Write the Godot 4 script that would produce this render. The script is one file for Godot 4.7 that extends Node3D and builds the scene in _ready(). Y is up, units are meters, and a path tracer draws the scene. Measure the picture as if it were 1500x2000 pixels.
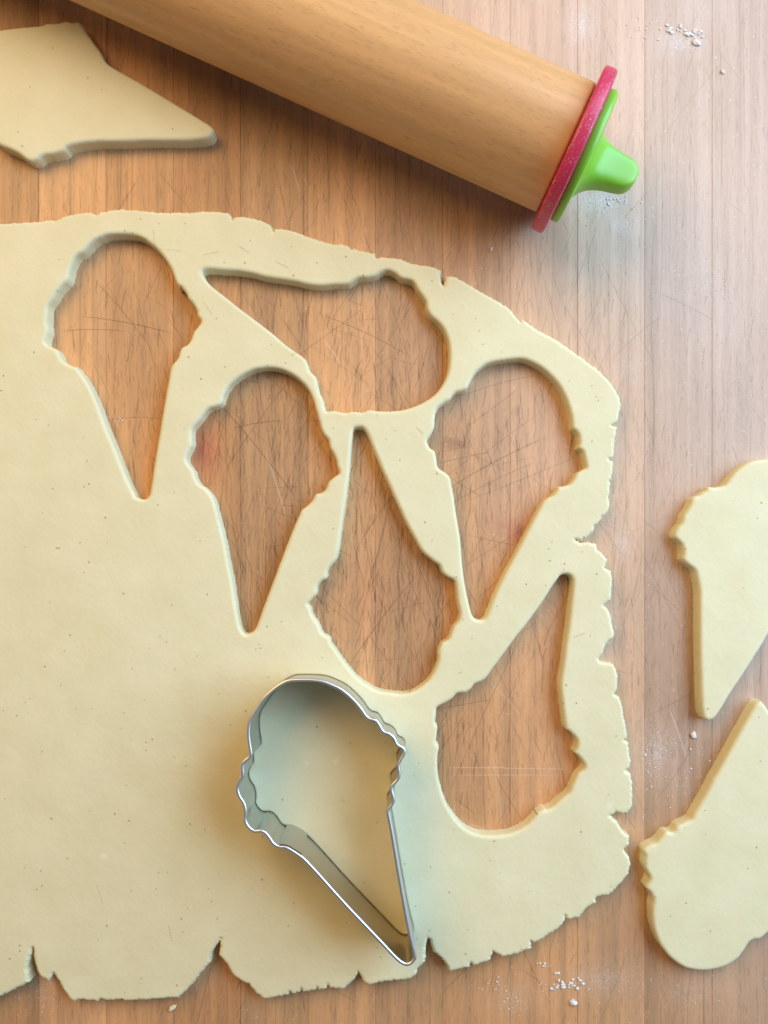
extends Node3D
# A sheet of rolled cookie dough on a maple butcher block, seen from straight above.
# Lengths below are in millimetres unless they end up in a transform or a mesh (MM turns them into metres).

const MM := 0.001
const THICK := 5.0        # dough
const CUTTER_TOP := 25.0
const HOLE1 := [-8889,-10083,-8667,-10156,-8333,-10178,-8000,-10167,-7722,-10122,-7500,-10028,-7278,-9861,-7083,-9694,-6867,-9431,-6677,-9140,-6568,-8867,-6486,-8648,-6376,-8484,-6433,-8489,-6333,-8511,-6152,-8279,-6100,-8133,-5945,-7954,-5829,-7745,-5802,-7581,-5692,-7400,-5774,-7252,-5884,-7115,-5939,-7033,-6010,-6814,-6130,-6650,-6294,-6568,-6376,-6431,-6404,-6294,-6459,-6185,-6595,-6032,-6661,-5884,-6705,-5638,-6814,-5035,-6924,-4379,-7033,-3722,-7143,-3065,-7225,-2518,-7307,-1970,-7345,-1834,-7498,-1713,-7750,-1778,-7833,-1917,-8056,-2389,-8389,-3222,-8667,-3889,-8822,-4306,-8933,-4611,-9056,-4917,-9222,-5278,-9417,-5611,-9583,-5833,-9678,-5972,-9660,-5939,-9913,-6025,-10139,-6194,-10222,-6389,-10302,-6508,-10424,-6557,-10650,-6706,-10639,-6861,-10567,-7111,-10600,-7389,-10583,-7667,-10567,-7889,-10417,-8111,-10267,-8361,-10111,-8556,-9944,-8722,-9889,-8944,-9806,-9222,-9667,-9472,-9417,-9639,-9222,-9861,-9056,-10000]
const HOLE2 := [-4200,-5767,-4000,-5853,-3733,-5900,-3467,-5913,-3200,-5880,-2933,-5787,-2667,-5633,-2433,-5433,-2267,-5233,-2112,-4917,-2003,-4532,-1905,-4171,-1834,-3926,-1747,-3766,-1620,-3604,-1569,-3362,-1459,-3169,-1380,-2989,-1333,-2759,-1274,-2562,-1445,-2417,-1609,-2266,-1708,-2036,-1852,-1918,-2023,-1872,-2135,-1675,-2299,-1511,-2463,-1379,-2548,-1215,-2693,-887,-2890,-394,-3087,131,-3284,657,-3481,1182,-3678,1708,-3842,2167,-3954,2430,-4073,2550,-4233,2600,-4347,2533,-4453,2300,-4547,1800,-4667,1000,-4800,333,-4920,-333,-5067,-933,-5167,-1333,-5247,-1633,-5367,-1867,-5567,-2100,-5733,-2200,-5853,-2400,-5933,-2633,-6100,-2867,-6147,-3013,-6053,-3267,-5967,-3467,-5980,-3733,-5947,-3967,-5733,-4233,-5567,-4467,-5400,-4613,-5167,-4680,-5013,-4800,-4947,-5033,-4800,-5300,-4600,-5500,-4400,-5653]
const HOLE5 := [-800,-3967,-633,-4013,-500,-3987,-367,-3800,-233,-3467,-67,-3067,100,-2667,267,-2300,500,-1767,700,-1333,900,-900,1100,-533,1267,-233,1400,-33,1600,147,1767,280,1933,400,2033,633,2200,767,2400,867,2453,1000,2480,1267,2520,1600,2587,1933,2533,2167,2400,2333,2320,2500,2233,2733,2100,2833,2000,2900,1900,3133,1900,3400,1800,3700,1633,4000,1433,4200,1200,4367,1000,4453,733,4500,400,4467,0,4400,-333,4233,-667,4000,-933,3700,-1167,3400,-1367,3100,-1500,2933,-1587,2700,-1800,2567,-1900,2333,-2000,2167,-2133,1967,-2187,1767,-2267,1633,-2167,1500,-2000,1300,-1967,1067,-1833,900,-1680,800,-1633,567,-1533,400,-1367,200,-1280,-100,-1233,-467,-1167,-933,-1080,-1533,-1013,-2000,-947,-2533,-900,-3133,-853,-3667]
const HOLE4 := [-5600,-9033,-5433,-9067,-5000,-9033,-4467,-9000,-4000,-8920,-3600,-8813,-3067,-8733,-2667,-8667,-2333,-8587,-1900,-8533,-1467,-8567,-1000,-8587,-800,-8700,-633,-8787,-333,-8800,-100,-8853,67,-8967,267,-9033,500,-8947,700,-8787,933,-8733,1100,-8653,1233,-8433,1367,-8233,1500,-8033,1533,-7800,1667,-7567,1867,-7400,2033,-7200,2147,-6967,2233,-6667,2253,-6333,2240,-6000,2151,-5626,1970,-5287,1741,-5025,1445,-4827,1117,-4676,722,-4565,328,-4532,0,-4532,-328,-4565,-525,-4499,-854,-4519,-1084,-4479,-1445,-4545,-1675,-4532,-1758,-4744,-1800,-4930,-1887,-5099,-1964,-5394,-1998,-5590,-2069,-5681,-2200,-5813,-2279,-6045,-2364,-6207,-2627,-6404,-2956,-6634,-3415,-7028,-3941,-7435,-4466,-7829,-4926,-8197,-5320,-8506,-5493,-8683,-5633,-8920]
const HOLE3 := [3173,-5840,3387,-6000,3653,-6096,3973,-6149,4293,-6187,4613,-6187,4880,-6096,5147,-5947,5413,-5733,5680,-5440,5867,-5147,6000,-4853,6096,-4560,6160,-4240,6187,-4000,6293,-3893,6384,-3749,6400,-3520,6373,-3360,6507,-3253,6560,-3067,6613,-2827,6613,-2720,6427,-2613,6320,-2533,6213,-2347,6080,-2187,5832,-2118,5733,-2117,5653,-1973,5547,-1840,5360,-1733,5227,-1600,5093,-1360,4880,-960,4613,-453,4400,-27,4133,453,3867,987,3653,1467,3467,1947,3376,2096,3253,2149,3077,2106,2969,1970,2906,1760,2811,1340,2732,920,2664,394,2627,-131,2590,-499,2522,-920,2443,-1392,2391,-1813,2328,-2128,2286,-2364,2181,-2522,2023,-2627,1876,-2759,1839,-2995,1802,-3179,1771,-3258,1629,-3363,1561,-3494,1544,-3610,1675,-3829,1771,-4020,1786,-4282,1849,-4582,2053,-4773,2267,-4907,2320,-4987,2453,-5120,2640,-5173,2811,-5253,2911,-5451,3035,-5681]
const HOLE6 := [5819,709,6023,681,6163,773,6200,933,6173,1280,6120,1760,6067,2240,5987,2773,5907,3413,5827,3947,5800,4267,5843,4693,5896,5120,5933,5440,5987,5653,6051,5669,6253,5867,6333,6027,6307,6240,6253,6373,6353,6472,6493,6640,6573,6800,6520,6933,6360,7067,6253,7253,6173,7440,6093,7627,5960,7760,5800,7893,5587,8080,5400,8187,5240,8203,5053,8320,4893,8533,4733,8693,4467,8853,4147,8971,3773,9024,3400,9024,3080,8960,2760,8800,2493,8533,2280,8240,2120,7946,2001,7580,1909,7216,1868,6778,1878,6463,1920,6200,1828,6048,1852,5780,1868,5570,1800,5412,1826,5149,1842,4965,1957,4876,2194,4755,2351,4650,2509,4493,2772,4466,2929,4361,3061,4204,3297,4098,3428,3993,3612,3731,3928,3310,4348,2732,4768,2207,5189,1629,5504,1130,5688,867]
const OUTER := [-12151,-10520,-11603,-10553,-11056,-10591,-10728,-10618,-10509,-10646,-10372,-10618,-10263,-10673,-10071,-10755,-9797,-10826,-9414,-10881,-9223,-10903,-9140,-10848,-9031,-10810,-8922,-10881,-8648,-10947,-8319,-10990,-8101,-10990,-8046,-10958,-7827,-10974,-7444,-10930,-7115,-10903,-6677,-10881,-6349,-10892,-5966,-10876,-5692,-10930,-5364,-10919,-5484,-10949,-5123,-10903,-4795,-10870,-4750,-10819,-4690,-10666,-4650,-10719,-4466,-10772,-4072,-10719,-3678,-10607,-3481,-10509,-3401,-10399,-3376,-10259,-3343,-10371,-3021,-10364,-2627,-10259,-2364,-10148,-1970,-10016,-1708,-9931,-1314,-9865,-1215,-9885,-952,-9819,-887,-9708,-788,-9753,-591,-9668,-131,-9589,-79,-9405,66,-9471,394,-9445,722,-9405,920,-9294,1314,-9208,1609,-9182,2003,-9031,1957,-8834,2049,-8525,2167,-8867,2496,-8801,2890,-8571,4160,-7827,4269,-7701,4379,-7553,4461,-7444,4510,-7400,4554,-7455,4652,-7444,4817,-7307,5090,-7115,5473,-6924,5802,-6732,6130,-6486,6459,-6267,6732,-6048,6951,-5911,7115,-5747,7389,-5473,7553,-5227,7690,-4981,7756,-4789,7717,-4570,7619,-4177,7435,-4072,7619,-4020,7540,-3652,7514,-3231,7488,-3021,7356,-2979,7488,-2932,7488,-2653,7435,-2364,7361,-2286,7409,-2181,7356,-1813,7382,-1498,7304,-1287,7120,-1130,7041,-972,6910,-867,6857,-657,6699,-525,6437,-378,6279,-420,6463,-331,6705,-342,6962,-289,6988,-105,7172,53,7304,236,7225,473,7422,578,7459,946,7438,1366,7396,1524,7185,1671,7290,1760,7406,1997,7474,2364,7543,2575,7474,2732,7343,2837,7212,2995,7185,3153,7028,3363,7081,3481,7400,3520,7474,3547,7595,3731,7632,3993,7632,4361,7527,4519,7685,4598,7763,4834,7842,5254,7921,5675,7947,5937,7842,5985,7974,6032,8000,6305,8052,6673,8026,6883,7879,6962,8052,7067,8105,7356,8121,7777,8079,8144,7974,8302,7816,8365,7606,8302,7406,8407,7624,8614,7824,8942,8005,9031,8005,9318,7824,9483,8005,9729,8062,9975,7964,10263,7717,10591,7389,10919,6978,11001,6913,11042,6962,11182,6691,11330,6617,11379,6404,11658,6199,11699,6010,11724,5952,11576,5952,11757,5747,11987,5254,12315,4967,12496,4844,12397,4885,12643,4433,12808,3941,12931,3653,12742,3547,13037,3038,13202,2939,13103,2915,13235,2545,13317,2258,13382,2118,13136,1970,12931,1724,12726,1642,12397,1560,12299,1494,12643,1478,13054,1232,13300,1190,13464,985,13629,493,13670,164,13711,-82,13752,-328,13834,-493,13711,-657,13399,-780,13629,-1108,13941,-1560,13916,-1634,13793,-1683,13957,-1929,13957,-1970,13875,-2003,13973,-2422,14039,-2479,13916,-2520,14056,-2791,14105,-2841,14006,-2890,14121,-3120,14162,-3694,14285,-3941,14080,-4146,13793,-4392,13711,-4721,13423,-4885,13095,-5107,12873,-5049,12315,-5329,12765,-5393,13091,-5706,13464,-6075,13916,-6404,14244,-6814,14244,-7553,14302,-8128,14326,-8210,14269,-8703,14326,-8867,14253,-8949,14326,-9606,14285,-9729,14384,-9893,14244,-10139,13875,-10386,13432,-10550,13670,-10714,13629,-10878,13448,-11018,13054,-11051,12602,-11250,13250,-11169,13732,-11658,13973,-12151,14203,-13136,14482,-13957,14285,-14614,13464,-14860,6896,-14778,328,-14909,-4598,-14614,-9195,-13957,-10263,-13136,-10427]
const COOKIE_A := [-12151,-16694,-11822,-16748,-11330,-16803,-10782,-16858,-10618,-16924,-10290,-16924,-10016,-16995,-9797,-16956,-9606,-16978,-9485,-16887,-9408,-16725,-9214,-16453,-9108,-16296,-8989,-16134,-8887,-15985,-8730,-15708,-8538,-15544,-8210,-15353,-7772,-15106,-7225,-14778,-6677,-14450,-6130,-14121,-5692,-13848,-5391,-13656,-5265,-13519,-5267,-13528,-5306,-13389,-5444,-13267,-5778,-13211,-6222,-13178,-6778,-13178,-7333,-13178,-7889,-13156,-8444,-13139,-8889,-13139,-9278,-13111,-9667,-13056,-9944,-12972,-10083,-12833,-10389,-12750,-10722,-12694,-10917,-12556,-11111,-12511,-11278,-12583,-11500,-12750,-11778,-12889,-12056,-13000,-12185,-13099,-12333,-13250,-12648,-13425,-13016,-13785,-13355,-14340,-13519,-14997,-13437,-15654,-13081,-16201,-12589,-16557]
const COOKIE_B := [13218,-2874,13875,-2381,14253,-1560,14318,-657,14203,164,13957,657,13464,903,13218,1396,12479,2527,12260,2908,11927,3432,11594,3955,11213,4526,10928,5002,10713,5288,10523,5369,10487,5354,10367,5246,10295,4787,10271,4063,10246,3338,10232,2614,10232,2130,10232,1647,10222,1164,10150,778,10077,536,9860,367,9715,198,9729,5,9691,-237,9594,-357,9449,-502,9449,-647,9546,-816,9667,-961,9739,-1203,9860,-1396,9957,-1589,10029,-1758,10246,-1855,10440,-2000,10520,-2113,10744,-2095,11043,-2169,11213,-2386,11382,-2580,11551,-2725,11768,-2870,11980,-2947,12183,-2984,12479,-2994]
const COOKIE_C := [12216,4729,12430,5008,12643,5419,12808,6240,13054,7553,13300,8867,13497,10016,13711,10509,13629,11001,13218,11412,12890,11822,12479,12098,12189,12336,11998,12360,11832,12455,11642,12741,11451,12979,11166,13169,10832,13288,10452,13350,10119,13336,9738,13241,9357,12979,9125,12721,8935,12440,8797,12063,8734,11725,8725,11338,8763,11097,8676,10855,8531,10686,8652,10420,8580,10227,8483,9986,8507,9696,8459,9502,8628,9357,8870,9261,9039,9068,9184,8923,9401,8923,9546,8729,9739,8633,9981,8512,10077,8343,10271,8005,10464,7667,10657,7280,10850,6942,11092,6507,11333,6072,11575,5638,11816,5203,12034,4841,12203,4744]
const RIM := [-3192,4093,-2948,3898,-2656,3752,-2314,3727,-2022,3727,-1681,3766,-1388,3873,-1096,4020,-804,4263,-560,4531,-389,4775,-268,4873,-97,4921,1,5043,122,5238,293,5311,439,5433,537,5628,707,5735,741,5872,634,6067,571,6213,595,6456,561,6627,390,6822,366,6944,425,7188,405,7334,278,7529,278,7651,366,8113,488,8845,610,9576,732,10258,878,11038,1048,11769,1024,11939,878,12061,707,12037,488,11866,74,11428,-414,10916,-901,10404,-1388,9868,-1778,9429,-2120,9064,-2314,8893,-2704,8650,-2924,8625,-3094,8528,-3216,8357,-3338,8211,-3484,8152,-3655,8162,-3825,8040,-3923,7845,-3913,7577,-3971,7334,-4093,7139,-4152,6895,-4069,6651,-3996,6530,-4006,6262,-3971,6140,-3777,5969,-3762,5823,-3801,5579,-3825,5287,-3801,4994,-3703,4775,-3533,4507,-3362,4263]
const FOOT := [-3198,4285,-2949,4096,-2650,3957,-2302,3939,-2003,3944,-1656,3989,-1358,4101,-1061,4251,-764,4497,-518,4767,-345,5011,-222,5110,-48,5161,50,5283,173,5478,347,5554,495,5677,593,5872,767,5981,800,6116,690,6307,624,6451,648,6692,612,6860,436,7050,411,7170,469,7412,448,7557,318,7747,317,7868,403,8327,523,9053,642,9778,762,10456,906,11230,1075,11956,1049,12124,900,12242,726,12215,503,12042,84,11601,-410,11086,-903,10571,-1397,10031,-1792,9590,-2137,9222,-2335,9050,-2731,8802,-2954,8774,-3128,8674,-3251,8503,-3374,8356,-3523,8296,-3697,8302,-3870,8179,-3968,7984,-3956,7719,-4014,7477,-4137,7282,-4195,7040,-4109,6800,-4034,6681,-4042,6415,-4007,6296,-3807,6130,-3791,5986,-3829,5744,-3852,5454,-3825,5166,-3725,4950,-3549,4688,-3373,4450]


var rng := RandomNumberGenerator.new()
var crumb_noise := FastNoiseLite.new()
var wave_noise := FastNoiseLite.new()
var taken := {}


func _ready() -> void:
	rng.seed = 20240611
	set_camera_and_light()
	set_noises()
	build_table()
	build_dough()
	build_pin()
	build_cutter()
	build_flour()


# ---------------------------------------------------------------- camera, light
func set_camera_and_light() -> void:
	var cam := Camera3D.new()
	cam.name = "camera"
	add_child(cam)
	cam.position = Vector3(0, 0.25, 0)
	cam.rotation_degrees = Vector3(-90, 0, 0)
	var near := 0.02
	cam.set_frustum(2.0 * near * 1000.0 / 1500.0, Vector2(10.0, 80.0) / 1500.0 * near, near, 20.0)
	cam.current = true

	var env := Environment.new()
	env.background_mode = Environment.BG_COLOR
	env.background_color = Color(0.86, 0.83, 0.80)
	env.background_energy_multiplier = 0.16
	env.tonemap_mode = Environment.TONE_MAPPER_LINEAR
	env.tonemap_exposure = 1.27
	env.sdfgi_enabled = true
	env.ssao_enabled = true
	env.ssil_enabled = true
	var we := WorldEnvironment.new()
	we.name = "world_environment"
	we.environment = env
	add_child(we)

	# cool daylight from a window on the right, warm room light from the upper left
	area_light("window_light", Vector3(0.55, 0.43, -0.27), Vector2(0.85, 0.66), Color(0.74, 0.87, 1.0), 0.96)
	area_light("room_light", Vector3(-0.45, 0.66, -0.52), Vector2(0.62, 0.62), Color(1.0, 0.81, 0.53), 0.54)


func area_light(called: String, from: Vector3, size: Vector2, color: Color, energy: float) -> void:
	var l := AreaLight3D.new()
	l.name = called
	l.area_size = size
	l.area_range = 8.0
	l.area_attenuation = 2.0
	l.area_normalize_energy = true
	l.light_color = color
	l.light_energy = energy
	l.shadow_enabled = true
	add_child(l)
	l.look_at_from_position(from, Vector3.ZERO, Vector3.UP)


# ---------------------------------------------------------------- helpers
func set_noises() -> void:
	crumb_noise.seed = 5
	crumb_noise.frequency = 0.9
	crumb_noise.fractal_octaves = 3
	wave_noise.seed = 9
	wave_noise.frequency = 0.035
	wave_noise.fractal_octaves = 2


func thing(called: String, label: String, category: String, at := Vector3.ZERO, group := "") -> Node3D:
	var o := Node3D.new()
	o.name = called
	add_child(o, true)
	o.position = at
	tag(o, label, category, group)
	return o


func tag(o: Node, label: String, category: String, group := "", kind := "") -> void:
	if label:
		o.set_meta("label", label)
	if category:
		o.set_meta("category", category)
	if group:
		o.set_meta("group", group)
	if kind:
		o.set_meta("kind", kind)


func put(called: String, mesh: Mesh, material: Material, parent: Node = self) -> MeshInstance3D:
	var o := MeshInstance3D.new()
	o.name = called
	o.mesh = mesh
	o.material_override = material
	parent.add_child(o, true)
	return o


func points(flat: Array) -> PackedVector2Array:
	var p := PackedVector2Array()
	for i in range(0, flat.size(), 2):
		p.append(Vector2(flat[i], flat[i + 1]) * 0.01)
	return p


func smooth_closed(p: PackedVector2Array, step: float, straight := false) -> PackedVector2Array:
	var out := PackedVector2Array()
	var n := p.size()
	for i in n:
		var a := p[(i - 1 + n) % n]
		var b := p[i]
		var c := p[(i + 1) % n]
		var d := p[(i + 2) % n]
		var k := maxi(1, int(ceil(b.distance_to(c) / step)))
		for j in k:
			out.append(b.lerp(c, float(j) / k) if straight else b.cubic_interpolate(c, a, d, float(j) / k))
	return out


func roughened(p: PackedVector2Array, amount: float, scale: float, shift: float) -> PackedVector2Array:
	var out := PackedVector2Array()
	var n := p.size()
	for i in n:
		var t := (p[(i + 1) % n] - p[(i - 1 + n) % n]).normalized()
		var q := p[i] * scale
		out.append(p[i] + Vector2(t.y, -t.x) * amount * crumb_noise.get_noise_3d(q.x, q.y, shift))
	return out


func swollen(p: PackedVector2Array, by: float) -> PackedVector2Array:
	var best := PackedVector2Array()
	for q in Geometry2D.offset_polygon(p, by, Geometry2D.JOIN_ROUND):
		if q.size() > best.size():
			best = q
	return best


func array_mesh(v: PackedVector3Array, index: PackedInt32Array, uv := PackedVector2Array(), smooth := true) -> ArrayMesh:
	var arrays := []
	arrays.resize(Mesh.ARRAY_MAX)
	if smooth:
		var nrm := PackedVector3Array()
		nrm.resize(v.size())
		for i in range(0, index.size(), 3):
			var a := index[i]
			var b := index[i + 1]
			var c := index[i + 2]
			var f := (v[c] - v[a]).cross(v[b] - v[a])
			nrm[a] += f
			nrm[b] += f
			nrm[c] += f
		for i in nrm.size():
			nrm[i] = nrm[i].normalized() if nrm[i].length_squared() > 0.0 else Vector3.UP
		arrays[Mesh.ARRAY_NORMAL] = nrm
	arrays[Mesh.ARRAY_VERTEX] = v
	arrays[Mesh.ARRAY_INDEX] = index
	if uv.size():
		arrays[Mesh.ARRAY_TEX_UV] = uv
	var m := ArrayMesh.new()
	m.add_surface_from_arrays(Mesh.PRIMITIVE_TRIANGLES, arrays)
	return m


func grid_index(rows: int, columns: int, close_columns: bool, flip := false) -> PackedInt32Array:
	var index := PackedInt32Array()
	var last := columns if close_columns else columns - 1
	for r in rows - 1:
		for c in last:
			var a := r * columns + c
			var b := r * columns + (c + 1) % columns
			var e := a + columns
			var f := b + columns
			if flip:
				index.append_array([a, e, b, b, e, f])
			else:
				index.append_array([a, b, e, b, f, e])
	return index


# ---------------------------------------------------------------- the dough
# Meshes a slab from its outline(s): a distance field on a grid, marching squares for the rim, a rounded shoulder, a slightly crumbly wall.
const CUT := 0
const TORN := 1
const TIGHT := 2
const ROUND_WIDTH := [1.25, 1.15, 0.6]
const ROUND_DROP := [0.95, 1.0, 0.35]


func slab(outer: PackedVector2Array, holes: Array, cell: float, thick: float, seed_shift: float, outer_kind: int, tight_hole := -1) -> ArrayMesh:
	var loops := [outer] + holes
	var lo := outer[0]
	var hi := outer[0]
	for p in outer:
		lo = lo.min(p)
		hi = hi.max(p)
	lo -= Vector2.ONE * cell * 2.3
	hi += Vector2.ONE * cell * 2.3
	var nx := int((hi.x - lo.x) / cell) + 1
	var ny := int((hi.y - lo.y) / cell) + 1
	var band := 4.4
	var dist := PackedFloat32Array()
	dist.resize(nx * ny)
	dist.fill(band)
	var torn := PackedByteArray()
	torn.resize(nx * ny)
	var inside := PackedByteArray()
	inside.resize(nx * ny)
	var crossings := []
	crossings.resize(ny)
	for y in ny:
		crossings[y] = PackedFloat32Array()
	var reach := int(band / cell) + 1
	for li in loops.size():
		var loop: PackedVector2Array = loops[li]
		var n := loop.size()
		for i in n:
			var a := loop[i]
			var b := loop[(i + 1) % n]
			# scanline crossings
			var y0 := minf(a.y, b.y)
			var y1 := maxf(a.y, b.y)
			var r0 := maxi(0, int(ceil((y0 - lo.y) / cell)))
			var r1 := mini(ny - 1, int(floor((y1 - lo.y) / cell)))
			for r in range(r0, r1 + 1):
				var yy := lo.y + r * cell
				if yy >= y0 and yy < y1:
					crossings[r].append(a.x + (b.x - a.x) * (yy - a.y) / (b.y - a.y))
			# distances nearby
			var ab := b - a
			var ll := ab.length_squared()
			if ll < 1e-9:
				continue
			var cx := int(((a.x + b.x) * 0.5 - lo.x) / cell)
			var cy := int(((a.y + b.y) * 0.5 - lo.y) / cell)
			for y in range(maxi(0, cy - reach), mini(ny, cy + reach + 1)):
				for x in range(maxi(0, cx - reach), mini(nx, cx + reach + 1)):
					var p := Vector2(lo.x + x * cell, lo.y + y * cell)
					var d := p.distance_to(a + ab * clampf((p - a).dot(ab) / ll, 0.0, 1.0))
					var k := y * nx + x
					if d < dist[k]:
						dist[k] = d
						torn[k] = outer_kind if li == 0 else (TIGHT if li - 1 == tight_hole else CUT)
	for y in ny:
		var c: PackedFloat32Array = crossings[y]
		c.sort()
		for i in range(0, c.size() - 1, 2):
			for x in range(maxi(0, int(ceil((c[i] - lo.x) / cell))), mini(nx - 1, int(floor((c[i + 1] - lo.x) / cell))) + 1):
				inside[y * nx + x] = 1

	var v := PackedVector3Array()
	var uv := PackedVector2Array()
	var index := PackedInt32Array()
	var at_node := PackedInt32Array()
	at_node.resize(nx * ny)
	at_node.fill(-1)
	for y in ny:
		for x in nx:
			var k := y * nx + x
			if inside[k]:
				var px := lo.x + x * cell
				var py := lo.y + y * cell
				var is_torn := torn[k] == TORN
				var w: float = ROUND_WIDTH[torn[k]]
				var drop: float = ROUND_DROP[torn[k]]
				var t := clampf(dist[k] / w, 0.0, 1.0)
				var h := thick + 0.11 * wave_noise.get_noise_2d(px + seed_shift * 31.0, py) + 0.02 * crumb_noise.get_noise_2d(px * 0.5, py * 0.5) - drop * (1.0 - sqrt(maxf(0.0, 1.0 - (1.0 - t) * (1.0 - t))))
				if is_torn:
					h += 0.22 * (1.0 - t) * crumb_noise.get_noise_2d(px * 0.45 + 40.0, py * 0.45)
				at_node[k] = v.size()
				v.append(Vector3(px, h, py) * MM)
				uv.append(Vector2(px, py) / 300.0 + Vector2(0.5, 0.55))
	# rim vertices on the grid edges, each with a wall below it
	var on_x := {}
	var on_y := {}
	var wall := {}       # rim vertex -> first of its wall vertices
	var ring := [0.55, 0.22, 0.0]
	for y in ny - 1:
		for x in nx - 1:
			var k := y * nx + x
			var corner := [k, k + 1, k + nx + 1, k + nx]
			var s := [inside[corner[0]], inside[corner[1]], inside[corner[2]], inside[corner[3]]]
			var total: int = s[0] + s[1] + s[2] + s[3]
			if total == 0:
				continue
			var poly := PackedInt32Array()
			var rim := PackedByteArray()
			for e in 4:
				var c0: int = corner[e]
				var c1: int = corner[(e + 1) % 4]
				if s[e]:
					poly.append(at_node[c0])
					rim.append(0)
				if s[e] != s[(e + 1) % 4]:
					var store: Dictionary = on_x if e % 2 == 0 else on_y
					var key := mini(c0, c1)
					if not store.has(key):
						var d0 := dist[c0]
						var d1 := dist[c1]
						var t := clampf(d0 / maxf(d0 + d1, 1e-6), 0.02, 0.98)
						var p := Vector2(lo.x + (c0 % nx) * cell, lo.y + (c0 / nx) * cell).lerp(Vector2(lo.x + (c1 % nx) * cell, lo.y + (c1 / nx) * cell), t)
						var is_torn := torn[c0] == TORN
						var top: float = thick - ROUND_DROP[torn[c0]] + 0.11 * wave_noise.get_noise_2d(p.x + seed_shift * 31.0, p.y)
						if is_torn:
							top += 0.22 * crumb_noise.get_noise_2d(p.x * 0.45 + 40.0, p.y * 0.45)
						store[key] = v.size()
						v.append(Vector3(p.x, top, p.y) * MM)
						uv.append(p / 300.0 + Vector2(0.5, 0.55))
						# outward = towards growing distance on the outside
						var gx := side(dist, inside, c0, 1) - side(dist, inside, c0, -1)
						var gy := side(dist, inside, c0, nx) - side(dist, inside, c0, -nx)
						var outward := Vector2(gx, gy)
						outward = -outward.normalized() if outward.length() > 1e-6 else Vector2.ZERO
						wall[v.size() - 1] = v.size()
						for r in 3:
							var frac: float = ring[r]
							var out_by: float = [0.05, 0.02, 0.10][r] + (0.30 if r == 2 else 0.10) * maxf(-0.2, crumb_noise.get_noise_3d(p.x * 2.2, p.y * 2.2, 7.0 + r * 3.0))
							var q := p + outward * out_by
							v.append(Vector3(q.x, top * frac + (0.02 if r == 2 else 0.0), q.y) * MM)
							uv.append(q / 300.0 + Vector2(0.5, 0.55))
					poly.append(store[key])
					rim.append(1)
			for i in range(1, poly.size() - 1):
				index.append_array([poly[0], poly[i], poly[i + 1]])
			for i in poly.size():
				var j := (i + 1) % poly.size()
				if rim[i] and rim[j]:
					var a := poly[i]
					var b := poly[j]
					var wa: int = wall[a]
					var wb: int = wall[b]
					index.append_array([a, wa, b, b, wa, wb])
					for r in 2:
						index.append_array([wa + r, wa + r + 1, wb + r, wb + r, wa + r + 1, wb + r + 1])
	return array_mesh(v, index, uv)


func side(dist: PackedFloat32Array, inside: PackedByteArray, at: int, by: int) -> float:
	var k := clampi(at + by, 0, dist.size() - 1)
	return dist[k] if inside[k] else -dist[k]


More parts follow.
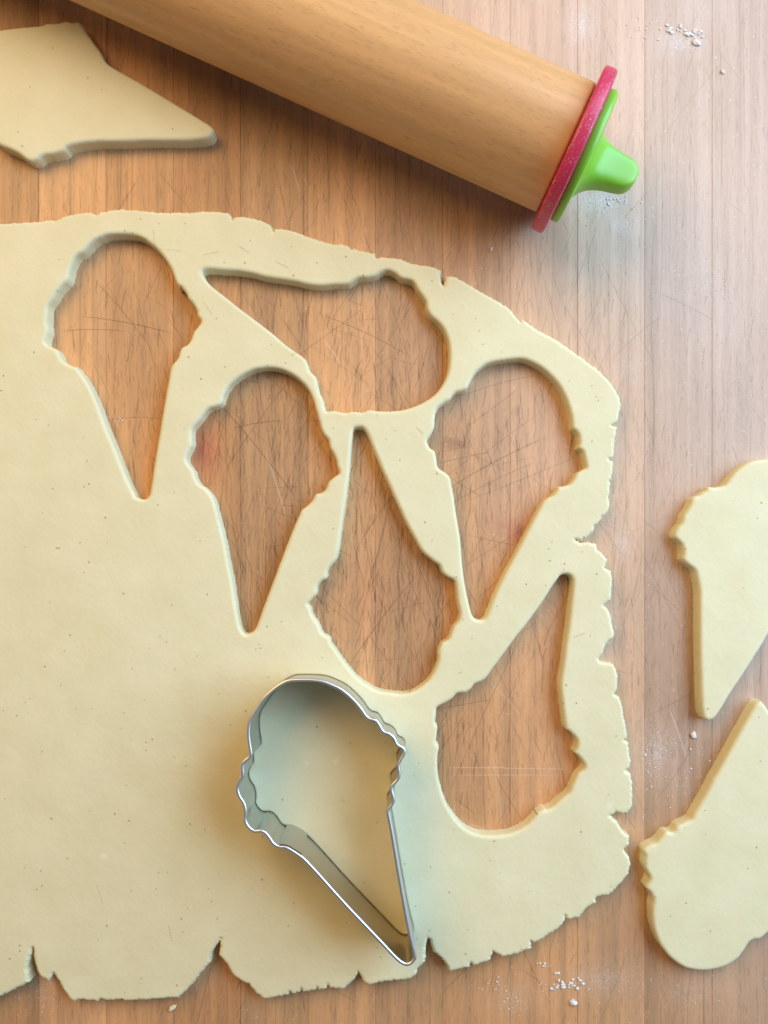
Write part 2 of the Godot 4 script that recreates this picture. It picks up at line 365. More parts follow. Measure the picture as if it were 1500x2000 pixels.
func dough_material() -> StandardMaterial3D:
	# tiny vanilla specks, a few pale flour smears, a faint mottle
	var w := 1200
	var h := 1200
	var base := FastNoiseLite.new()
	base.seed = 31
	base.frequency = 0.012
	base.fractal_octaves = 5
	var mottle := base.get_image(w, h)
	mottle.convert(Image.FORMAT_L8)
	var md := mottle.get_data()
	var bytes := PackedByteArray()
	bytes.resize(w * h * 3)
	for i in w * h:
		var m := (md[i] - 128) / 128.0
		var g := m * 3.5 + rng.randf_range(-1.6, 1.6)
		bytes[i * 3] = clampi(int(226.0 + g), 0, 255)
		bytes[i * 3 + 1] = clampi(int(220.0 + g * 1.1), 0, 255)
		bytes[i * 3 + 2] = clampi(int(183.0 + g * 1.6), 0, 255)
	var im := Image.create_from_data(w, h, false, Image.FORMAT_RGB8, bytes)
	for i in 1300:
		var x := rng.randi_range(2, w - 3)
		var y := rng.randi_range(2, h - 3)
		var k := pow(rng.randf(), 2.2)
		var c := im.get_pixel(x, y)
		var dark := Color(0.20, 0.16, 0.09)
		im.set_pixel(x, y, c.lerp(dark, 0.06 + 0.54 * k))
		if k > 0.35:
			im.set_pixel(x + 1, y, c.lerp(dark, 0.4 * k))
			im.set_pixel(x, y + 1, c.lerp(dark, 0.3 * k))
		if k > 0.8:
			im.set_pixel(x + 1, y + 1, c.lerp(dark, 0.35))
	for i in 260:
		var x := rng.randi_range(6, w - 7)
		var y := rng.randi_range(6, h - 7)
		var r := rng.randf_range(1.0, 3.2)
		for yy in range(-4, 5):
			for xx in range(-4, 5):
				var d := sqrt(float(xx * xx + yy * yy)) / r
				if d < 1.0:
					im.set_pixel(x + xx, y + yy, im.get_pixel(x + xx, y + yy).lerp(Color(0.95, 0.92, 0.82), 0.35 * (1.0 - d)))
	# pale lumps and short surface cracks that the photograph shows, in its board coordinates (millimetres)
	for s in [[-87.5, 96.7, 1.6], [-14.0, 66.7, 1.5], [73.5, 80.5, 1.5], [-23.0, 67.0, 1.0]]:
		var cx := int((s[0] / 300.0 + 0.5) * w)
		var cy := int((s[1] / 300.0 + 0.55) * h)
		for yy in range(-8, 9):
			for xx in range(-8, 9):
				var d: float = sqrt(float(xx * xx + yy * yy)) / (s[2] * 4.0)
				if d < 1.0:
					im.set_pixel(cx + xx, cy + yy, im.get_pixel(cx + xx, cy + yy).lerp(Color(0.97, 0.95, 0.88), 0.6 * (1.0 - d)))
	for s in [[-72, -103, -71.5, -98], [-70, -97, -63, -96.2], [-68, -87, -65, -91], [-56, -95, -51, -96], [-61, -72, -57, -78], [-56, -80, -53, -76], [-45, -98, -41, -95.5], [-33, -93, -29, -91], [-28, -63, -25, -65], [62, 27, 66, 25.5], [-90, 106, -88, 112], [-67, 119, -66, 124], [12, -40, 14, -38]]:
		var a := Vector2((s[0] / 300.0 + 0.5) * w, (s[1] / 300.0 + 0.55) * h)
		var b := Vector2((s[2] / 300.0 + 0.5) * w, (s[3] / 300.0 + 0.55) * h)
		for j in 40:
			var q := a.lerp(b, j / 40.0) + Vector2(rng.randf_range(-0.8, 0.8), rng.randf_range(-0.8, 0.8))
			im.set_pixelv(Vector2i(q), im.get_pixelv(Vector2i(q)).lerp(Color(0.62, 0.54, 0.36), 0.2))
	var m := StandardMaterial3D.new()
	m.resource_name = "rolled_dough"
	m.albedo_texture = ImageTexture.create_from_image(im)
	m.albedo_color = Color(0.985, 0.975, 0.955)
	m.roughness = 0.62
	m.metallic_specular = 0.4
	m.subsurf_scatter_enabled = true
	m.subsurf_scatter_strength = 0.06
	var grain := NoiseTexture2D.new()
	var gn := FastNoiseLite.new()
	gn.seed = 77
	gn.frequency = 0.06
	gn.fractal_octaves = 4
	grain.noise = gn
	grain.width = 512
	grain.height = 512
	grain.seamless = true
	m.heightmap_enabled = true
	m.heightmap_texture = grain
	m.heightmap_scale = 0.009
	return m


func build_dough() -> void:
	var m := dough_material()
	var holes := []
	var k := 0
	for flat in [HOLE1, HOLE2, HOLE3, HOLE4, HOLE5, HOLE6]:
		holes.append(roughened(smooth_closed(points(flat), 0.35), 0.06, 1.6, 3.0 + k))
		k += 1
	# the slit that the cutter stands in, a hair wider than its wall, and the piece inside it
	var slit := PackedVector2Array()
	var foot := points(FOOT)
	var rim := points(RIM)
	for i in foot.size():
		slit.append(foot[i].lerp(rim[i], THICK / CUTTER_TOP))
	slit = smooth_closed(slit, 0.35)
	holes.append(swollen(slit, 0.22))
	var outer := roughened(roughened(roughened(smooth_closed(points(OUTER), 0.22, true), 0.26, 0.7, 1.0), 0.24, 2.2, 2.0), 0.16, 4.5, 3.0)
	var sheet := put("dough_sheet", slab(outer, holes, 0.26, THICK, 0.0, TORN, 6), m)
	tag(sheet, "large rolled sheet of cookie dough with six cone-shaped holes and ragged edges", "dough")
	var inner := put("dough_piece", slab(swollen(slit, -0.24), [], 0.30, THICK, 0.0, TIGHT), m)
	tag(inner, "cone-shaped piece of dough enclosed by the standing metal cutter", "dough")
	var list := [
		[COOKIE_A, "cut-out cone cookie lying sideways on the board below the rolling pin", 1.0],
		[COOKIE_B, "cut-out cone cookie at the right with its point down, above another cookie", 2.0],
		[COOKIE_C, "cut-out cone cookie with its point up and round scoop end at the bottom", 3.0],
	]
	for c in list:
		var p := roughened(smooth_closed(points(c[0]), 0.35), 0.06, 1.6, 20.0 + c[2])
		var mid := Vector2.ZERO
		for q in p:
			mid += q / p.size()
		var o := put("cone_cookie", slab(p, [], 0.32, THICK, c[2], CUT), m)
		tag(o, c[1], "cookie", "raw ice cream cone cookies cut from the dough")


# ---------------------------------------------------------------- the butcher block
const TW := 1300           # the board's texture: 5 pixels to the millimetre
const TH := 1720
const TX := -130.0         # its corner
const TZ := -186.0
const STAVE := 21.92
const JOINT := -1.15       # one glue line

var shade := PackedFloat32Array()
var flour := PackedFloat32Array()


func at_x(u: float) -> float:      # millimetres -> texture pixels
	return (u - TX) * 5.0


func stroke(a: Vector2, b: Vector2, into: PackedFloat32Array, amount: float, bend: float, width := 1) -> void:
	var n := int(a.distance_to(b)) + 1
	var across := (b - a).orthogonal().normalized()
	for i in n:
		var t := float(i) / n
		var p := a.lerp(b, t) + across * bend * 4.0 * t * (1.0 - t)
		var fade := minf(1.0, minf(t, 1.0 - t) * 6.0) * amount
		var x := int(floor(p.x))
		var y := int(floor(p.y))
		if y < 0 or y >= TH:
			continue
		var fx := p.x - x
		for q in width + 1:
			var xx := x + q
			if xx < 0 or xx >= TW:
				continue
			var share := (1.0 - fx) if q == 0 else (fx if q == width else 1.0)
			into[y * TW + xx] += fade * share


func blot(x: float, z: float, rx: float, rz: float, into: PackedFloat32Array, amount: float, speckle := 0.0) -> void:
	var cx := (x - TX) * 5.0
	var cy := (z - TZ) * 5.0
	var ax := rx * 5.0
	var ay := rz * 5.0
	for y in range(maxi(0, int(cy - ay)), mini(TH, int(cy + ay) + 1)):
		for xx in range(maxi(0, int(cx - ax)), mini(TW, int(cx + ax) + 1)):
			var d := Vector2((xx - cx) / ax, (y - cy) / ay).length()
			if d < 1.0:
				var f := (1.0 - d) * (1.0 - d) * amount
				if speckle > 0.0:
					f *= 1.0 if rng.randf() < speckle else 0.12
				into[y * TW + xx] += f


func noise_bytes(freq: float, octaves: int, w: int, h: int, seed_: int) -> PackedByteArray:
	var n := FastNoiseLite.new()
	n.seed = seed_
	n.frequency = freq
	n.fractal_octaves = octaves
	var im := n.get_seamless_image(w, h)
	im.convert(Image.FORMAT_L8)
	if h != TH or w != TW:
		im.resize(TW, TH, Image.INTERPOLATE_CUBIC)
	return im.get_data()


func wood_materials() -> Array:
	var streak := noise_bytes(0.045, 3, TW, 36, 3)
	var fibre := noise_bytes(0.30, 3, TW, 150, 4)
	var blotch := noise_bytes(0.008, 4, TW / 2, TH / 6, 6)
	shade.resize(TW * TH)
	flour.resize(TW * TH)
	var red := PackedFloat32Array()
	red.resize(TW * TH)
	# pores
	for i in 16000:
		var x := rng.randf_range(0, TW - 2)
		var y := rng.randf_range(0, TH - 30)
		stroke(Vector2(x, y), Vector2(x + rng.randf_range(-1.2, 1.2), y + rng.randf_range(4, 26)), shade, rng.randf_range(0.03, 0.14), 0.0)
	for i in 520:
		var x := rng.randf_range(0, TW - 2)
		var y := rng.randf_range(-60, TH - 30)
		stroke(Vector2(x, y), Vector2(x + rng.randf_range(-4, 4), y + rng.randf_range(60, 300)), shade, rng.randf_range(0.05, 0.20), rng.randf_range(-3, 3))
	# knife scratches, densest where the dough has been cut on the block
	for i in 3200:      # short nicks along the grain
		var c := Vector2((rng.randfn(-8.0, 56.0) - TX) * 5.0, (rng.randfn(-10.0, 64.0) - TZ) * 5.0)
		var ang := PI / 2 + rng.randfn(0.03, 0.16)
		var d := Vector2(cos(ang), sin(ang)) * rng.randf_range(4, 20)
		stroke(c - d, c + d, shade, rng.randf_range(0.05, 0.27), 0.0)
	for i in 900:
		var cx := rng.randfn(-5.0, 52.0)
		var cz := rng.randfn(-5.0, 62.0)
		var ang := PI / 2 + rng.randfn(0.0, 0.30)
		if rng.randf() < 0.26:
			ang = rng.randf_range(0.0, PI)
		var half := rng.randf_range(8, 60) if rng.randf() < 0.85 else rng.randf_range(60, 150)
		var d := Vector2(cos(ang), sin(ang)) * half
		var c := Vector2((cx - TX) * 5.0, (cz - TZ) * 5.0)
		stroke(c - d, c + d, shade, rng.randf_range(0.04, 0.21), rng.randf_range(-0.02, 0.02) * half)
	for i in 260:       # stray ones over the whole board
		var c := Vector2(rng.randf_range(0, TW), rng.randf_range(0, TH))
		var ang := PI / 2 + rng.randfn(0.0, 0.5)
		var half := rng.randf_range(10, 90)
		var d := Vector2(cos(ang), sin(ang)) * half
		stroke(c - d, c + d, shade, rng.randf_range(0.05, 0.2), rng.randf_range(-0.05, 0.05) * half)
	# deep cuts seen in the cut-outs
	for s in [[-97, -77, -66, -71, 0.3], [-104, -72, -82, -72, 0.25], [-90, -43, -70, -43.5, 0.2], [-94, -90, -74, -66, 0.22], [-56, -53, -25, -15, 0.3], [-49, -40, -30, -43, 0.25], [-7, -2, 12, -28, 0.28], [21, -20, 55, -38, 0.3], [20, -14, 52, -30, 0.2], [24, -50, 52, -58, 0.2], [-12, 40, 14, 5, 0.26], [-52, -24, -26, -60, 0.2], [-20, -78, 10, -64, 0.24], [22, 80, 50, 20, 0.18], [75, -62, 92, -77, 0.16]]:
		stroke(Vector2((s[0] - TX) * 5.0, (s[1] - TZ) * 5.0), Vector2((s[2] - TX) * 5.0, (s[3] - TZ) * 5.0), shade, s[4], 4.0)
	# flour ground into scratches
	for s in [[-37.5, -34, -30, -10, 0.5], [-18, -69, -13, -62, 0.55], [-29, -127, -26, -117, 0.6], [-25, -123, -23, -118, 0.5], [20, 70, 63, 70.5, 0.4], [22, 72.5, 60, 72.5, 0.3], [36, 62, 40, 89, 0.35], [94, 50, 100, 67, 0.5], [34, 40, 48, 55, 0.25], [28, 88, 40, 92, 0.35], [82, 95, 92, 96, 0.4], [-89, 95, -82, 122, 0.3], [42, 134, 43, 158, 0.3]]:
		stroke(Vector2((s[0] - TX) * 5.0, (s[1] - TZ) * 5.0), Vector2((s[2] - TX) * 5.0, (s[3] - TZ) * 5.0), flour, s[4] * 0.6, 1.2, 2)
	# patches of flour dust
	for s in [[72, -115, 16, 9, 0.75], [79, -107, 12, 8, 0.4], [66, -172, 9, 12, 0.55], [98, -166, 13, 8, 0.5], [106, -176, 20, 14, 0.2], [90, 65, 15, 22, 0.55], [101, 80, 8, 16, 0.3], [79, -3, 6, 12, 0.5], [-107, 139, 13, 11, 0.7], [72, 139, 24, 12, 0.5], [45, 145, 22, 14, 0.35], [-60, 138, 18, 10, 0.25], [118, -40, 24, 90, 0.16], [100, -90, 30, 60, 0.14], [75, 25, 8, 26, 0.4], [100, 142, 26, 14, 0.25], [82, -60, 9, 9, 0.25], [48, -105, 9, 7, 0.3]]:
		blot(s[0], s[1], s[2], s[3], flour, s[4], 0.38)
	for i in 2600:      # loose specks, more of them to the right
		var x := TX + 260.0 * pow(rng.randf(), 0.55)
		var z := rng.randf_range(TZ, TZ + 344.0)
		blot(x, z, rng.randf_range(0.22, 0.55), rng.randf_range(0.22, 0.6), flour, rng.randf_range(0.1, 0.7))
	# an old berry stain and a dark figure in the grain
	blot(46.0, -6.0, 8.0, 9.0, red, 0.85)
	blot(40.0, -9.0, 7.0, 5.0, red, 0.25)
	blot(24.5, -36.0, 6.5, 3.0, red, 0.35)
	blot(-57.0, -34.0, 11.0, 20.0, red, 0.75)
	blot(-3.0, 14.0, 14.0, 24.0, red, 0.15)
	for i in 14:
		stroke(Vector2((19.5 - TX) * 5.0, (-38.0 + i * 0.45 - TZ) * 5.0), Vector2((30.0 - rng.randf() * 3.0 - TX) * 5.0, (-35.6 + i * 0.1 - TZ) * 5.0), shade, 0.10, 2.0)

	var tone := []
	var offset := []
	for i in 20:
		tone.append(Vector3(rng.randf_range(0.87, 1.09), rng.randf_range(-0.06, 0.05), rng.randf()))
		offset.append(rng.randi_range(0, TH - 1))
	var bytes := PackedByteArray()
	bytes.resize(TW * TH * 3)
	var height := PackedByteArray()
	height.resize(TW * TH)
	var sheen := PackedByteArray()
	sheen.resize(TW * TH)
	for x in TW:
		var stave := int(floor((TX + x / 5.0 - JOINT) / STAVE)) + 8
		var t: Vector3 = tone[stave]
		var off: int = offset[stave]
		for y in TH:
			var i := y * TW + x
			var j := ((y + off) % TH) * TW + x
			var s := (streak[j] - 128) * 0.0019 + (fibre[j] - 128) * 0.0008 + (blotch[i] - 128) * 0.0022
			var d := clampf(shade[i], 0.0, 0.72)
			var l := t.x * (1.0 + 0.38 * s) * (1.0 - d)
			var r := 200.0 * l
			var g := (152.0 - 6.0 * s) * l * (1.0 + t.y * 0.5) - d * 8.0
			var b := (107.0 - 12.0 * s) * l * (1.0 + t.y) - d * 10.0
			var k := red[i]
			if k > 0.0:
				g *= 1.0 - 0.36 * k
				b *= 1.0 - 0.28 * k
				r *= 1.0 - 0.10 * k
			var flour_and_sheen := smoothstep(-5.0, 150.0, (TX + x / 5.0) * 1.05 - (TZ + y / 5.0) * 0.38) * (0.46 + 0.25 * s)  # thin flour plus window sheen painted into the wood colour, stronger toward upper right
			var f := clampf(flour[i] + flour_and_sheen * (1.0 - d), 0.0, 0.9)
			bytes[i * 3] = clampi(int(r + (220.0 - r) * f), 0, 255)
			bytes[i * 3 + 1] = clampi(int(g + (214.0 - g) * f), 0, 255)
			bytes[i * 3 + 2] = clampi(int(b + (217.0 - b) * f), 0, 255)
			height[i] = clampi(int(150.0 + 60.0 * s - 130.0 * d + 60.0 * f), 0, 255)
			sheen[i] = clampi(int(112.0 - 25.0 * s + 50.0 * d + 90.0 * f), 0, 255)
	var m := StandardMaterial3D.new()
	m.resource_name = "maple_staves"
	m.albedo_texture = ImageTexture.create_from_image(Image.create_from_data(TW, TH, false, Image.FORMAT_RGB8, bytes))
	m.roughness = 1.0
	m.roughness_texture = ImageTexture.create_from_image(Image.create_from_data(TW, TH, false, Image.FORMAT_L8, sheen))
	m.roughness_texture_channel = BaseMaterial3D.TEXTURE_CHANNEL_RED
	m.metallic_specular = 0.5
	m.heightmap_enabled = true
	m.heightmap_texture = ImageTexture.create_from_image(Image.create_from_data(TW, TH, false, Image.FORMAT_L8, height))
	m.heightmap_scale = 0.006
	shade.clear()
	flour.clear()
	return [m]


func build_table() -> void:
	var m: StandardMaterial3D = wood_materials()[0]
	var block := Node3D.new()
	block.name = "table_surface"
	add_child(block)
	tag(block, "worn maple butcher block of narrow glued staves, scratched and dusted with flour", "", "", "structure")
	var half := 0.075 * STAVE * 0.0 + STAVE * 0.5
	for i in range(-11, 12):
		var x0 := JOINT + i * STAVE
		var lift := 0.0
		# a stave: a long bar whose upper long edges are eased by a hair
		var e := 0.09
		var prof := [Vector2(0.015, -30.0), Vector2(0.015, -e * 1.6), Vector2(e, -0.02), Vector2(e * 2.2, lift), Vector2(STAVE - e * 2.2, lift), Vector2(STAVE - e, -0.02), Vector2(STAVE - 0.015, -e * 1.6), Vector2(STAVE - 0.015, -30.0)]
		var st := SurfaceTool.new()
		st.begin(Mesh.PRIMITIVE_TRIANGLES)
		var zs := [-260.0, 240.0]
		for k in prof.size():
			var a: Vector2 = prof[k]
			var b: Vector2 = prof[(k + 1) % prof.size()]
			quad(st, Vector3(x0 + a.x, a.y, zs[0]), Vector3(x0 + b.x, b.y, zs[0]), Vector3(x0 + b.x, b.y, zs[1]), Vector3(x0 + a.x, a.y, zs[1]))
		for z in zs:
			for k in range(1, prof.size() - 1):
				var tri := [prof[0], prof[k], prof[k + 1]]
				if z < 0.0:
					tri.reverse()
				for q in tri:
					board_vertex(st, Vector3(x0 + q.x, q.y, z))
		st.generate_normals()
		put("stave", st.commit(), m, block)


func board_vertex(st: SurfaceTool, p: Vector3) -> void:
	st.set_uv(Vector2((p.x - TX) * 5.0 / TW, (p.z - TZ) * 5.0 / TH))
	st.add_vertex(p * MM)


func quad(st: SurfaceTool, a: Vector3, b: Vector3, c: Vector3, d: Vector3) -> void:
	st.set_smooth_group(-1)
	for p in [a, b, c, a, c, d]:
		board_vertex(st, p)


# ---------------------------------------------------------------- the rolling pin
# Everything on the pin is turned round its own x axis, which points from the barrel to the near handle.
func lathe(profile: Array, sides: int, repeat := Vector2.ONE) -> ArrayMesh:
	var v := PackedVector3Array()
	var uv := PackedVector2Array()
	var columns := sides + 1
	for q in profile:
		for k in columns:
			var a := TAU * k / sides
			v.append(Vector3(q.x, q.y * cos(a), q.y * sin(a)) * MM)
			uv.append(Vector2(q.x / 150.0 * repeat.x, float(k) / sides * repeat.y))
	var mesh := array_mesh(v, grid_index(profile.size(), columns, false, true), uv)
	# the two seam columns share their normals
	var arrays := mesh.surface_get_arrays(0)
	var n: PackedVector3Array = arrays[Mesh.ARRAY_NORMAL]
	for r in profile.size():
		var s := (n[r * columns] + n[r * columns + sides]).normalized()
		n[r * columns] = s
		n[r * columns + sides] = s
	arrays[Mesh.ARRAY_NORMAL] = n
	var out := ArrayMesh.new()
	out.add_surface_from_arrays(Mesh.PRIMITIVE_TRIANGLES, arrays)
	return out


func beech_material() -> StandardMaterial3D:
	var w := 1536
	var h := 640
	var n := FastNoiseLite.new()
	n.seed = 21
	n.frequency = 0.035
	n.fractal_octaves = 4
	var bands := n.get_image(40, h)
	bands.convert(Image.FORMAT_L8)
	bands.resize(w, h, Image.INTERPOLATE_CUBIC)
	var bd := bands.get_data()
	var dark := PackedFloat32Array()
	dark.resize(w * h)
	for i in 7000:        # the short ray flecks of beech
		var x := rng.randi_range(0, w - 40)
		var y := rng.randi_range(1, h - 3)
		var n_ := rng.randi_range(10, 38)
		var k := rng.randf_range(0.015, 0.10)
		var slope := rng.randf_range(-0.08, 0.08)
		for j in n_:
			var yy := clampi(int(y + slope * j), 0, h - 2)
			var fade := k * sin(PI * (j + 0.5) / n_)
			dark[yy * w + x + j] += fade
			dark[(yy + 1) * w + x + j] += fade * 0.2
	var bytes := PackedByteArray()
	bytes.resize(w * h * 3)
	for i in w * h:
		var s := (bd[i] - 128) / 128.0
		var l := (1.0 + 0.05 * s) * (1.0 - minf(dark[i], 0.5)) + rng.randf_range(-0.012, 0.012)
		bytes[i * 3] = clampi(int(214.0 * l), 0, 255)
		bytes[i * 3 + 1] = clampi(int(166.0 * l), 0, 255)
		bytes[i * 3 + 2] = clampi(int(112.0 * l), 0, 255)
	var m := StandardMaterial3D.new()
	m.resource_name = "turned_beech"
	m.albedo_texture = ImageTexture.create_from_image(Image.create_from_data(w, h, false, Image.FORMAT_RGB8, bytes))
	m.roughness = 0.40
	m.metallic_specular = 0.5
	return m


func plastic(called: String, c: Color, dusty: float) -> StandardMaterial3D:
	var m := StandardMaterial3D.new()
	m.resource_name = called
	m.roughness = 0.36
	m.metallic_specular = 0.55
	if dusty > 0.0:
		var w := 512
		var im := Image.create(w, w, false, Image.FORMAT_RGB8)
		im.fill(c)
		for i in int(9000 * dusty):
			var x := rng.randi_range(0, w - 2)
			var y := rng.randi_range(0, w - 2)
			var k := rng.randf_range(0.1, 0.75)
			im.set_pixel(x, y, c.lerp(Color(0.95, 0.88, 0.89), minf(1.0, k * 1.3)))
			if rng.randf() < 0.5:
				im.set_pixel(x + 1, y, c.lerp(Color(0.93, 0.85, 0.86), k * 0.8))
			if rng.randf() < 0.35:
				im.set_pixel(x, y + 1, c.lerp(Color(0.93, 0.85, 0.86), k * 0.7))
		m.albedo_texture = ImageTexture.create_from_image(im)
	else:
		m.albedo_color = c
	return m


func handle_mesh() -> ArrayMesh:
	# flange, fillet and a finger grip with a flat top, lofted along x: [x, radius across, radius up, squareness 2 = round]
	var rows := [
		[0.0, 17.6, 17.6, 2.0], [0.25, 18.4, 18.4, 2.0], [1.6, 18.6, 18.6, 2.0], [2.5, 18.4, 18.4, 2.0], [2.8, 17.9, 17.9, 2.0], [2.95, 16.5, 16.5, 2.0], [3.05, 13.0, 13.0, 2.0], [3.25, 10.6, 10.8, 2.05],
		[3.7, 10.2, 8.8, 2.2], [4.5, 9.0, 7.0, 2.4], [5.6, 8.0, 5.7, 2.7], [7.0, 7.0, 4.7, 3.1], [9.0, 6.1, 4.0, 3.6], [11.5, 5.4, 3.6, 4.0], [13.5, 5.0, 3.4, 4.2], [15.2, 4.6, 3.3, 4.2],
		[16.5, 3.9, 3.2, 4.0], [17.4, 3.0, 3.0, 3.6], [17.9, 2.2, 2.6, 3.2], [18.1, 1.4, 1.8, 2.8], [18.15, 0.02, 0.02, 2.5]]
	var sides := 96
	var v := PackedVector3Array()
	for q in rows:
		for k in sides:
			var a := TAU * k / sides
			var c := cos(a)
			var s := sin(a)
			var e: float = 2.0 / q[3]
			var side_r: float = q[1]
			if c < 0.0 and q[0] > 3.1 and side_r > 4.6:
				side_r = 4.6 + (side_r - 4.6) * 0.5
			v.append(Vector3(q[0], q[2] * signf(s) * pow(absf(s), e), side_r * signf(c) * pow(absf(c), e)) * MM)
	return array_mesh(v, grid_index(rows.size(), sides, true))


func build_pin() -> void:
	var disc_r := 23.03
	var barrel_r := 18.17
	var turn := deg_to_rad(24.4)
	var axis := Vector3(cos(turn), 0, sin(turn))
	var across := Vector3(sin(turn), 0, -cos(turn))
	var pin := thing("rolling_pin", "wooden rolling pin with a raspberry pink ring and lime green end", "rolling pin", (across * 131.2) * MM)
	pin.rotation.y = -turn
	var beech := beech_material()
	var length := 250.0
	var r := barrel_r
	var x1 := 1.25
	put("barrel", lathe([Vector2(x1 - length, 0.01), Vector2(x1 - length, r - 0.8), Vector2(x1 - length + 0.8, r), Vector2(x1 - length * 0.75, r), Vector2(x1 - length * 0.5, r), Vector2(x1 - length * 0.25, r), Vector2(x1 - 1.0, r), Vector2(x1 - 0.25, r - 0.25), Vector2(x1, r - 0.9), Vector2(x1, 0.01)], 128), beech, pin).position.y = disc_r * MM
	var pink := plastic("raspberry_plastic", Color(0.78, 0.20, 0.34), 1.2)
	var green := plastic("lime_plastic", Color(0.52, 0.76, 0.20), 0.0)
	for end in 2:
		var x := 1.3 if end == 0 else x1 - length - 4.05
		var d := disc_r
		put("thickness_ring", lathe([Vector2(x, 0.01), Vector2(x, d - 0.9), Vector2(x + 0.25, d - 0.3), Vector2(x + 0.8, d - 0.02), Vector2(x + 3.2, d), Vector2(x + 3.75, d - 0.3), Vector2(x + 4.0, d - 0.9), Vector2(x + 4.0, 0.01)], 160, Vector2(2.4, 1.0)), pink, pin).position.y = disc_r * MM
		var h := put("end_handle", handle_mesh(), green, pin)
		h.position = Vector3(5.33 if end == 0 else x - 0.03, disc_r, 0) * MM
		if end == 1:
			h.rotation.y = PI


# ---------------------------------------------------------------- the cutter
func ribbon(foot: PackedVector2Array, rim: PackedVector2Array, y0: float, y1: float, thick: float, closed: bool) -> ArrayMesh:
	var n := foot.size()
	var v := PackedVector3Array()
	# rows: inner foot, inner rim, outer rim, outer foot
	for row in 4:
		for i in n:
			var src := foot if row == 0 or row == 3 else rim
			var prev := src[(i - 1 + n) % n] if closed or i > 0 else src[i]
			var next := src[(i + 1) % n] if closed or i < n - 1 else src[i]
			var t := (next - prev).normalized()
			var o := Vector2(t.y, -t.x) * thick * 0.5 * (1.0 if row < 2 else -1.0)
			v.append(Vector3(src[i].x + o.x, y0 if row == 0 or row == 3 else y1, src[i].y + o.y) * MM)
	var index := PackedInt32Array()
	var last := n if closed else n - 1
	for row in 4:
		for i in last:
			var a := row * n + i
			var b := row * n + (i + 1) % n
			var e := ((row + 1) % 4) * n + i
			var f := ((row + 1) % 4) * n + (i + 1) % n
			index.append_array([a, e, b, b, e, f])
	if not closed:
		for i in [0, n - 1]:
			index.append_array([i, n + i, 2 * n + i, i, 2 * n + i, 3 * n + i])
	# flat faces keep their own normals across the thin edges: un-share by rows
	var v2 := PackedVector3Array()
	var n2 := PackedVector3Array()
	var i2 := PackedInt32Array()
	for row in 4:
		var base := v2.size()
		for k in 2:
			for i in n:
				v2.append(v[((row + k) % 4) * n + i])
		for i in n:
			var ni := (i + 1) % n if closed else mini(i + 1, n - 1)
			var pi := (i - 1 + n) % n if closed else maxi(i - 1, 0)
			var along := v2[base + ni] - v2[base + pi]
			var up := v2[base + n + i] - v2[base + i]
			n2.append(along.cross(up).normalized())
		for i in n:
			n2.append(n2[base + i])
		for i in last:
			var b := (i + 1) % n
			i2.append_array([base + i, base + n + i, base + b, base + b, base + n + i, base + n + b])
	var arrays := []
	arrays.resize(Mesh.ARRAY_MAX)
	arrays[Mesh.ARRAY_VERTEX] = v2
	arrays[Mesh.ARRAY_NORMAL] = n2
	arrays[Mesh.ARRAY_INDEX] = i2
	var m := ArrayMesh.new()
	m.add_surface_from_arrays(Mesh.PRIMITIVE_TRIANGLES, arrays)
	return m


func bead(path: PackedVector2Array, y: float, r: float) -> ArrayMesh:
	var n := path.size()
	var sides := 10
	var v := PackedVector3Array()
	for k in sides:
		var a := TAU * k / sides
		for i in n:
			var t := (path[(i + 1) % n] - path[(i - 1 + n) % n]).normalized()
			var q := path[i] + Vector2(t.y, -t.x) * cos(a) * r
			v.append(Vector3(q.x, y + sin(a) * r, q.y) * MM)
	var index := PackedInt32Array()
	for k in sides:
		for i in n:
			var a := k * n + i
			var b := k * n + (i + 1) % n
			var e := ((k + 1) % sides) * n + i
			var f := ((k + 1) % sides) * n + (i + 1) % n
			index.append_array([a, e, b, b, e, f])
	return array_mesh(v, index)


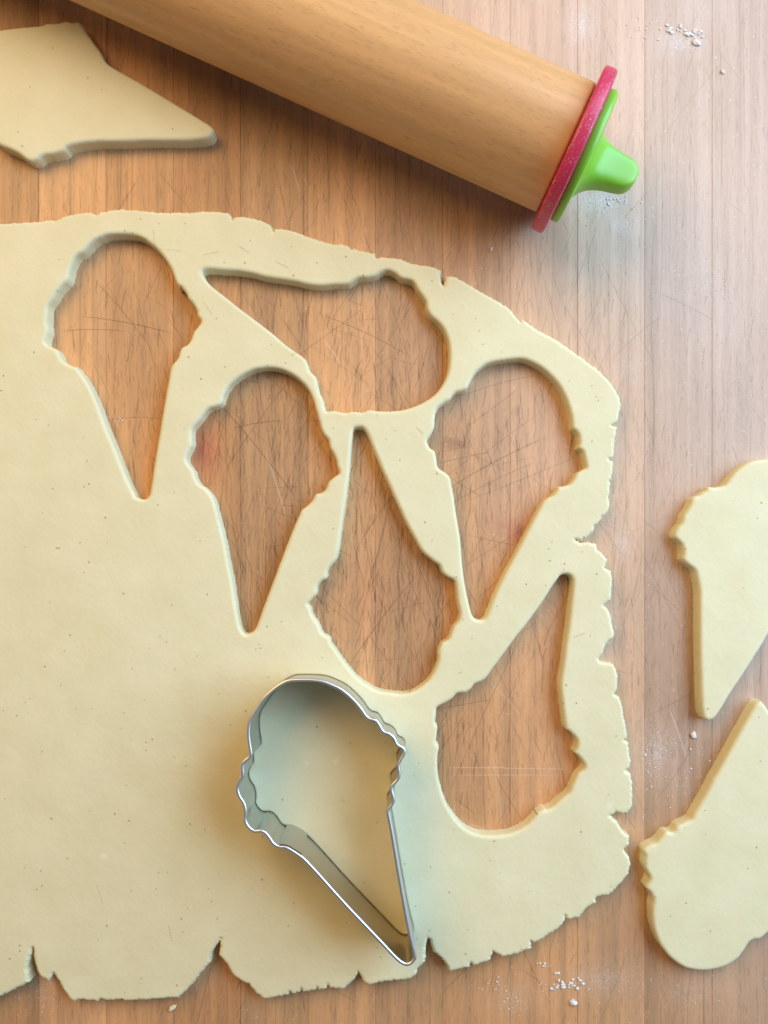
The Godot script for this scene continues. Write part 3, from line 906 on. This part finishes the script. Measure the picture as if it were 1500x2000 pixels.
func build_cutter() -> void:
	var rim0 := points(RIM)
	var foot0 := points(FOOT)
	var rim := smooth_closed(rim0, 0.45)
	# the foot follows the same parameter, so that the wall is ruled
	var foot := PackedVector2Array()
	var n := rim0.size()
	for i in n:
		var k := maxi(1, int(ceil(rim0[i].distance_to(rim0[(i + 1) % n]) / 0.45)))
		for j in k:
			foot.append(foot0[i].cubic_interpolate(foot0[(i + 1) % n], foot0[(i - 1 + n) % n], foot0[(i + 2) % n], float(j) / k))
	var steel := StandardMaterial3D.new()
	steel.resource_name = "tinplate"
	steel.albedo_color = Color(0.77, 0.77, 0.76)
	steel.metallic = 1.0
	steel.roughness = 0.30
	var rolled := steel.duplicate() as StandardMaterial3D
	rolled.roughness = 0.42
	rolled.albedo_color = Color(0.88, 0.89, 0.90)
	rolled.resource_name = "tinplate_bead"
	var cutter := thing("cookie_cutter", "tinplate ice cream cone cookie cutter standing pressed into the dough", "cookie cutter")
	put("band", ribbon(foot, rim, 0.3, CUTTER_TOP - 0.4, 0.36, true), steel, cutter)
	put("rolled_rim", bead(rim, CUTTER_TOP - 0.5, 0.55), rolled, cutter)
	# where the strip's ends overlap, along the start of the straight side
	var a := -1
	var b := -1
	for i in rim.size():
		if a < 0 or rim[i].distance_to(rim0[48]) < rim[a].distance_to(rim0[48]):
			a = i
		if b < 0 or rim[i].distance_to(rim0[46]) < rim[b].distance_to(rim0[46]):
			b = i
	var lap_rim := PackedVector2Array()
	var lap_foot := PackedVector2Array()
	for i in range(mini(a, b), maxi(a, b) + 1):
		var t := (rim[(i + 1) % rim.size()] - rim[i - 1]).normalized()
		var inward := Vector2(-t.y, t.x) * 0.75
		lap_rim.append(rim[i] + inward)
		lap_foot.append(foot[i] + inward)
	put("overlap_seam", ribbon(lap_foot, lap_rim, 0.3, CUTTER_TOP - 0.1, 0.4, false), steel, cutter)


# ---------------------------------------------------------------- flour and crumbs
func lump(r: float, squash: float, shift: float) -> ArrayMesh:
	var v := PackedVector3Array()
	var rings := 9
	var sides := 14
	for i in rings:
		var p := PI * i / (rings - 1)
		for k in sides:
			var a := TAU * k / sides
			var d := Vector3(sin(p) * cos(a), cos(p), sin(p) * sin(a))
			var q := d * r * (1.0 + 0.7 * crumb_noise.get_noise_3d(d.x * 1.3 + shift, d.y * 1.3, d.z * 1.3))
			q.y = maxf(q.y * squash, -r * 0.35) + r * 0.35
			v.append(q * MM)
	return array_mesh(v, grid_index(rings, sides, true, true))


func on_board(u: float, w: float) -> Vector3:
	return Vector3((u - 740.0) / 6.0, 0.03, (w - 1080.0) / 6.0) * MM


func build_flour() -> void:
	var white := StandardMaterial3D.new()
	white.resource_name = "flour"
	white.albedo_color = Color(0.86, 0.84, 0.82)
	white.roughness = 0.95
	var doughy := StandardMaterial3D.new()
	doughy.resource_name = "dough_crumb"
	doughy.albedo_color = Color(0.88, 0.83, 0.70)
	doughy.roughness = 0.8
	var list := [
		[Vector2(336, 1968), 1.0, Vector3(1.5, 0.8, 0.75), 35.0, "dough_crumb", "oval dough crumb on the wood below the bottom torn edge", "crumb", true],
		[Vector2(1119, 1958), 1.15, Vector3(1.0, 0.8, 0.9), 10.0, "flour_lump", "white flour lump, largest of those below the dough", "flour", false],
		[Vector2(1354, 1435), 0.95, Vector3(0.9, 0.8, 1.1), 0.0, "flour_lump", "single white flour crumb beside the tip of the upper right cookie", "flour", false],
		[Vector2(1360, 84), 0.95, Vector3(1.5, 0.6, 0.9), -20.0, "flour_lump", "flour lump ending the trail right of the pink ring", "flour", false],
		[Vector2(1411, 141), 0.7, Vector3(0.8, 0.8, 1.1), 15.0, "flour_lump", "small lone flour lump on the bare wood in the upper right", "flour", false],
		[Vector2(960, 487), 0.5, Vector3(1.6, 0.6, 0.7), 60.0, "flour_lump", "tiny flour fleck on the wood between the dough and pink ring", "flour", false]]
	var k := 0
	for e in list:
		var o := put(e[4], lump(e[1], 0.7, k * 3.1), doughy if e[7] else white)
		o.position = on_board(e[0].x, e[0].y)
		o.scale = e[2]
		o.rotation_degrees.y = e[3]
		tag(o, e[5], e[6])
		k += 1
	# loose grains that nobody would count
	var mm := MultiMesh.new()
	mm.transform_format = MultiMesh.TRANSFORM_3D
	mm.mesh = lump(1.0, 0.7, 50.0)
	var where: Array[Transform3D] = []
	var spots := [[1065, 1880, 14, 8, 9, 0.42], [1085, 1900, 10, 10, 6, 0.6], [1105, 1925, 32, 10, 26, 0.7], [1135, 1918, 8, 8, 4, 0.7], [970, 1925, 50, 14, 22, 0.3], [1005, 1970, 25, 22, 12, 0.32], [1315, 58, 40, 8, 20, 0.7], [1350, 70, 18, 10, 14, 0.8], [1255, 55, 22, 25, 22, 0.35],
		[1205, 395, 30, 10, 26, 0.4], [1155, 430, 40, 30, 26, 0.26], [1290, 1500, 60, 60, 60, 0.26], [1380, 1480, 40, 30, 14, 0.35], [1260, 1470, 6, 8, 3, 0.4], [1400, 570, 60, 16, 18, 0.28], [1260, 690, 100, 200, 70, 0.2], [1400, 500, 90, 300, 70, 0.22], [1205, 1000, 14, 60, 24, 0.25], [235, 820, 8, 4, 7, 0.32], [160, 710, 4, 8, 6, 0.2], [1240, 1930, 200, 50, 60, 0.2], [80, 1960, 40, 25, 50, 0.22], [520, 1980, 60, 16, 20, 0.18], [950, 520, 20, 12, 8, 0.25], [630, 690, 14, 22, 12, 0.2]]
	for s in spots:
		for i in s[4]:
			var r: float = s[5] * 0.52 * rng.randf_range(0.3, 1.5)
			var b := Basis(Vector3.UP, rng.randf() * TAU).scaled(Vector3(r * rng.randf_range(0.8, 1.5), r * 0.75, r))
			where.append(Transform3D(b, on_board(rng.randfn(s[0], s[2] * 0.6), rng.randfn(s[1], s[3] * 0.6))))
	mm.instance_count = where.size()
	for i in where.size():
		mm.set_instance_transform(i, where[i])
	var grains := MultiMeshInstance3D.new()
	grains.name = "flour_grains"
	grains.multimesh = mm
	grains.material_override = white
	add_child(grains)
	tag(grains, "loose grains of flour scattered over the wooden board", "flour", "", "stuff")
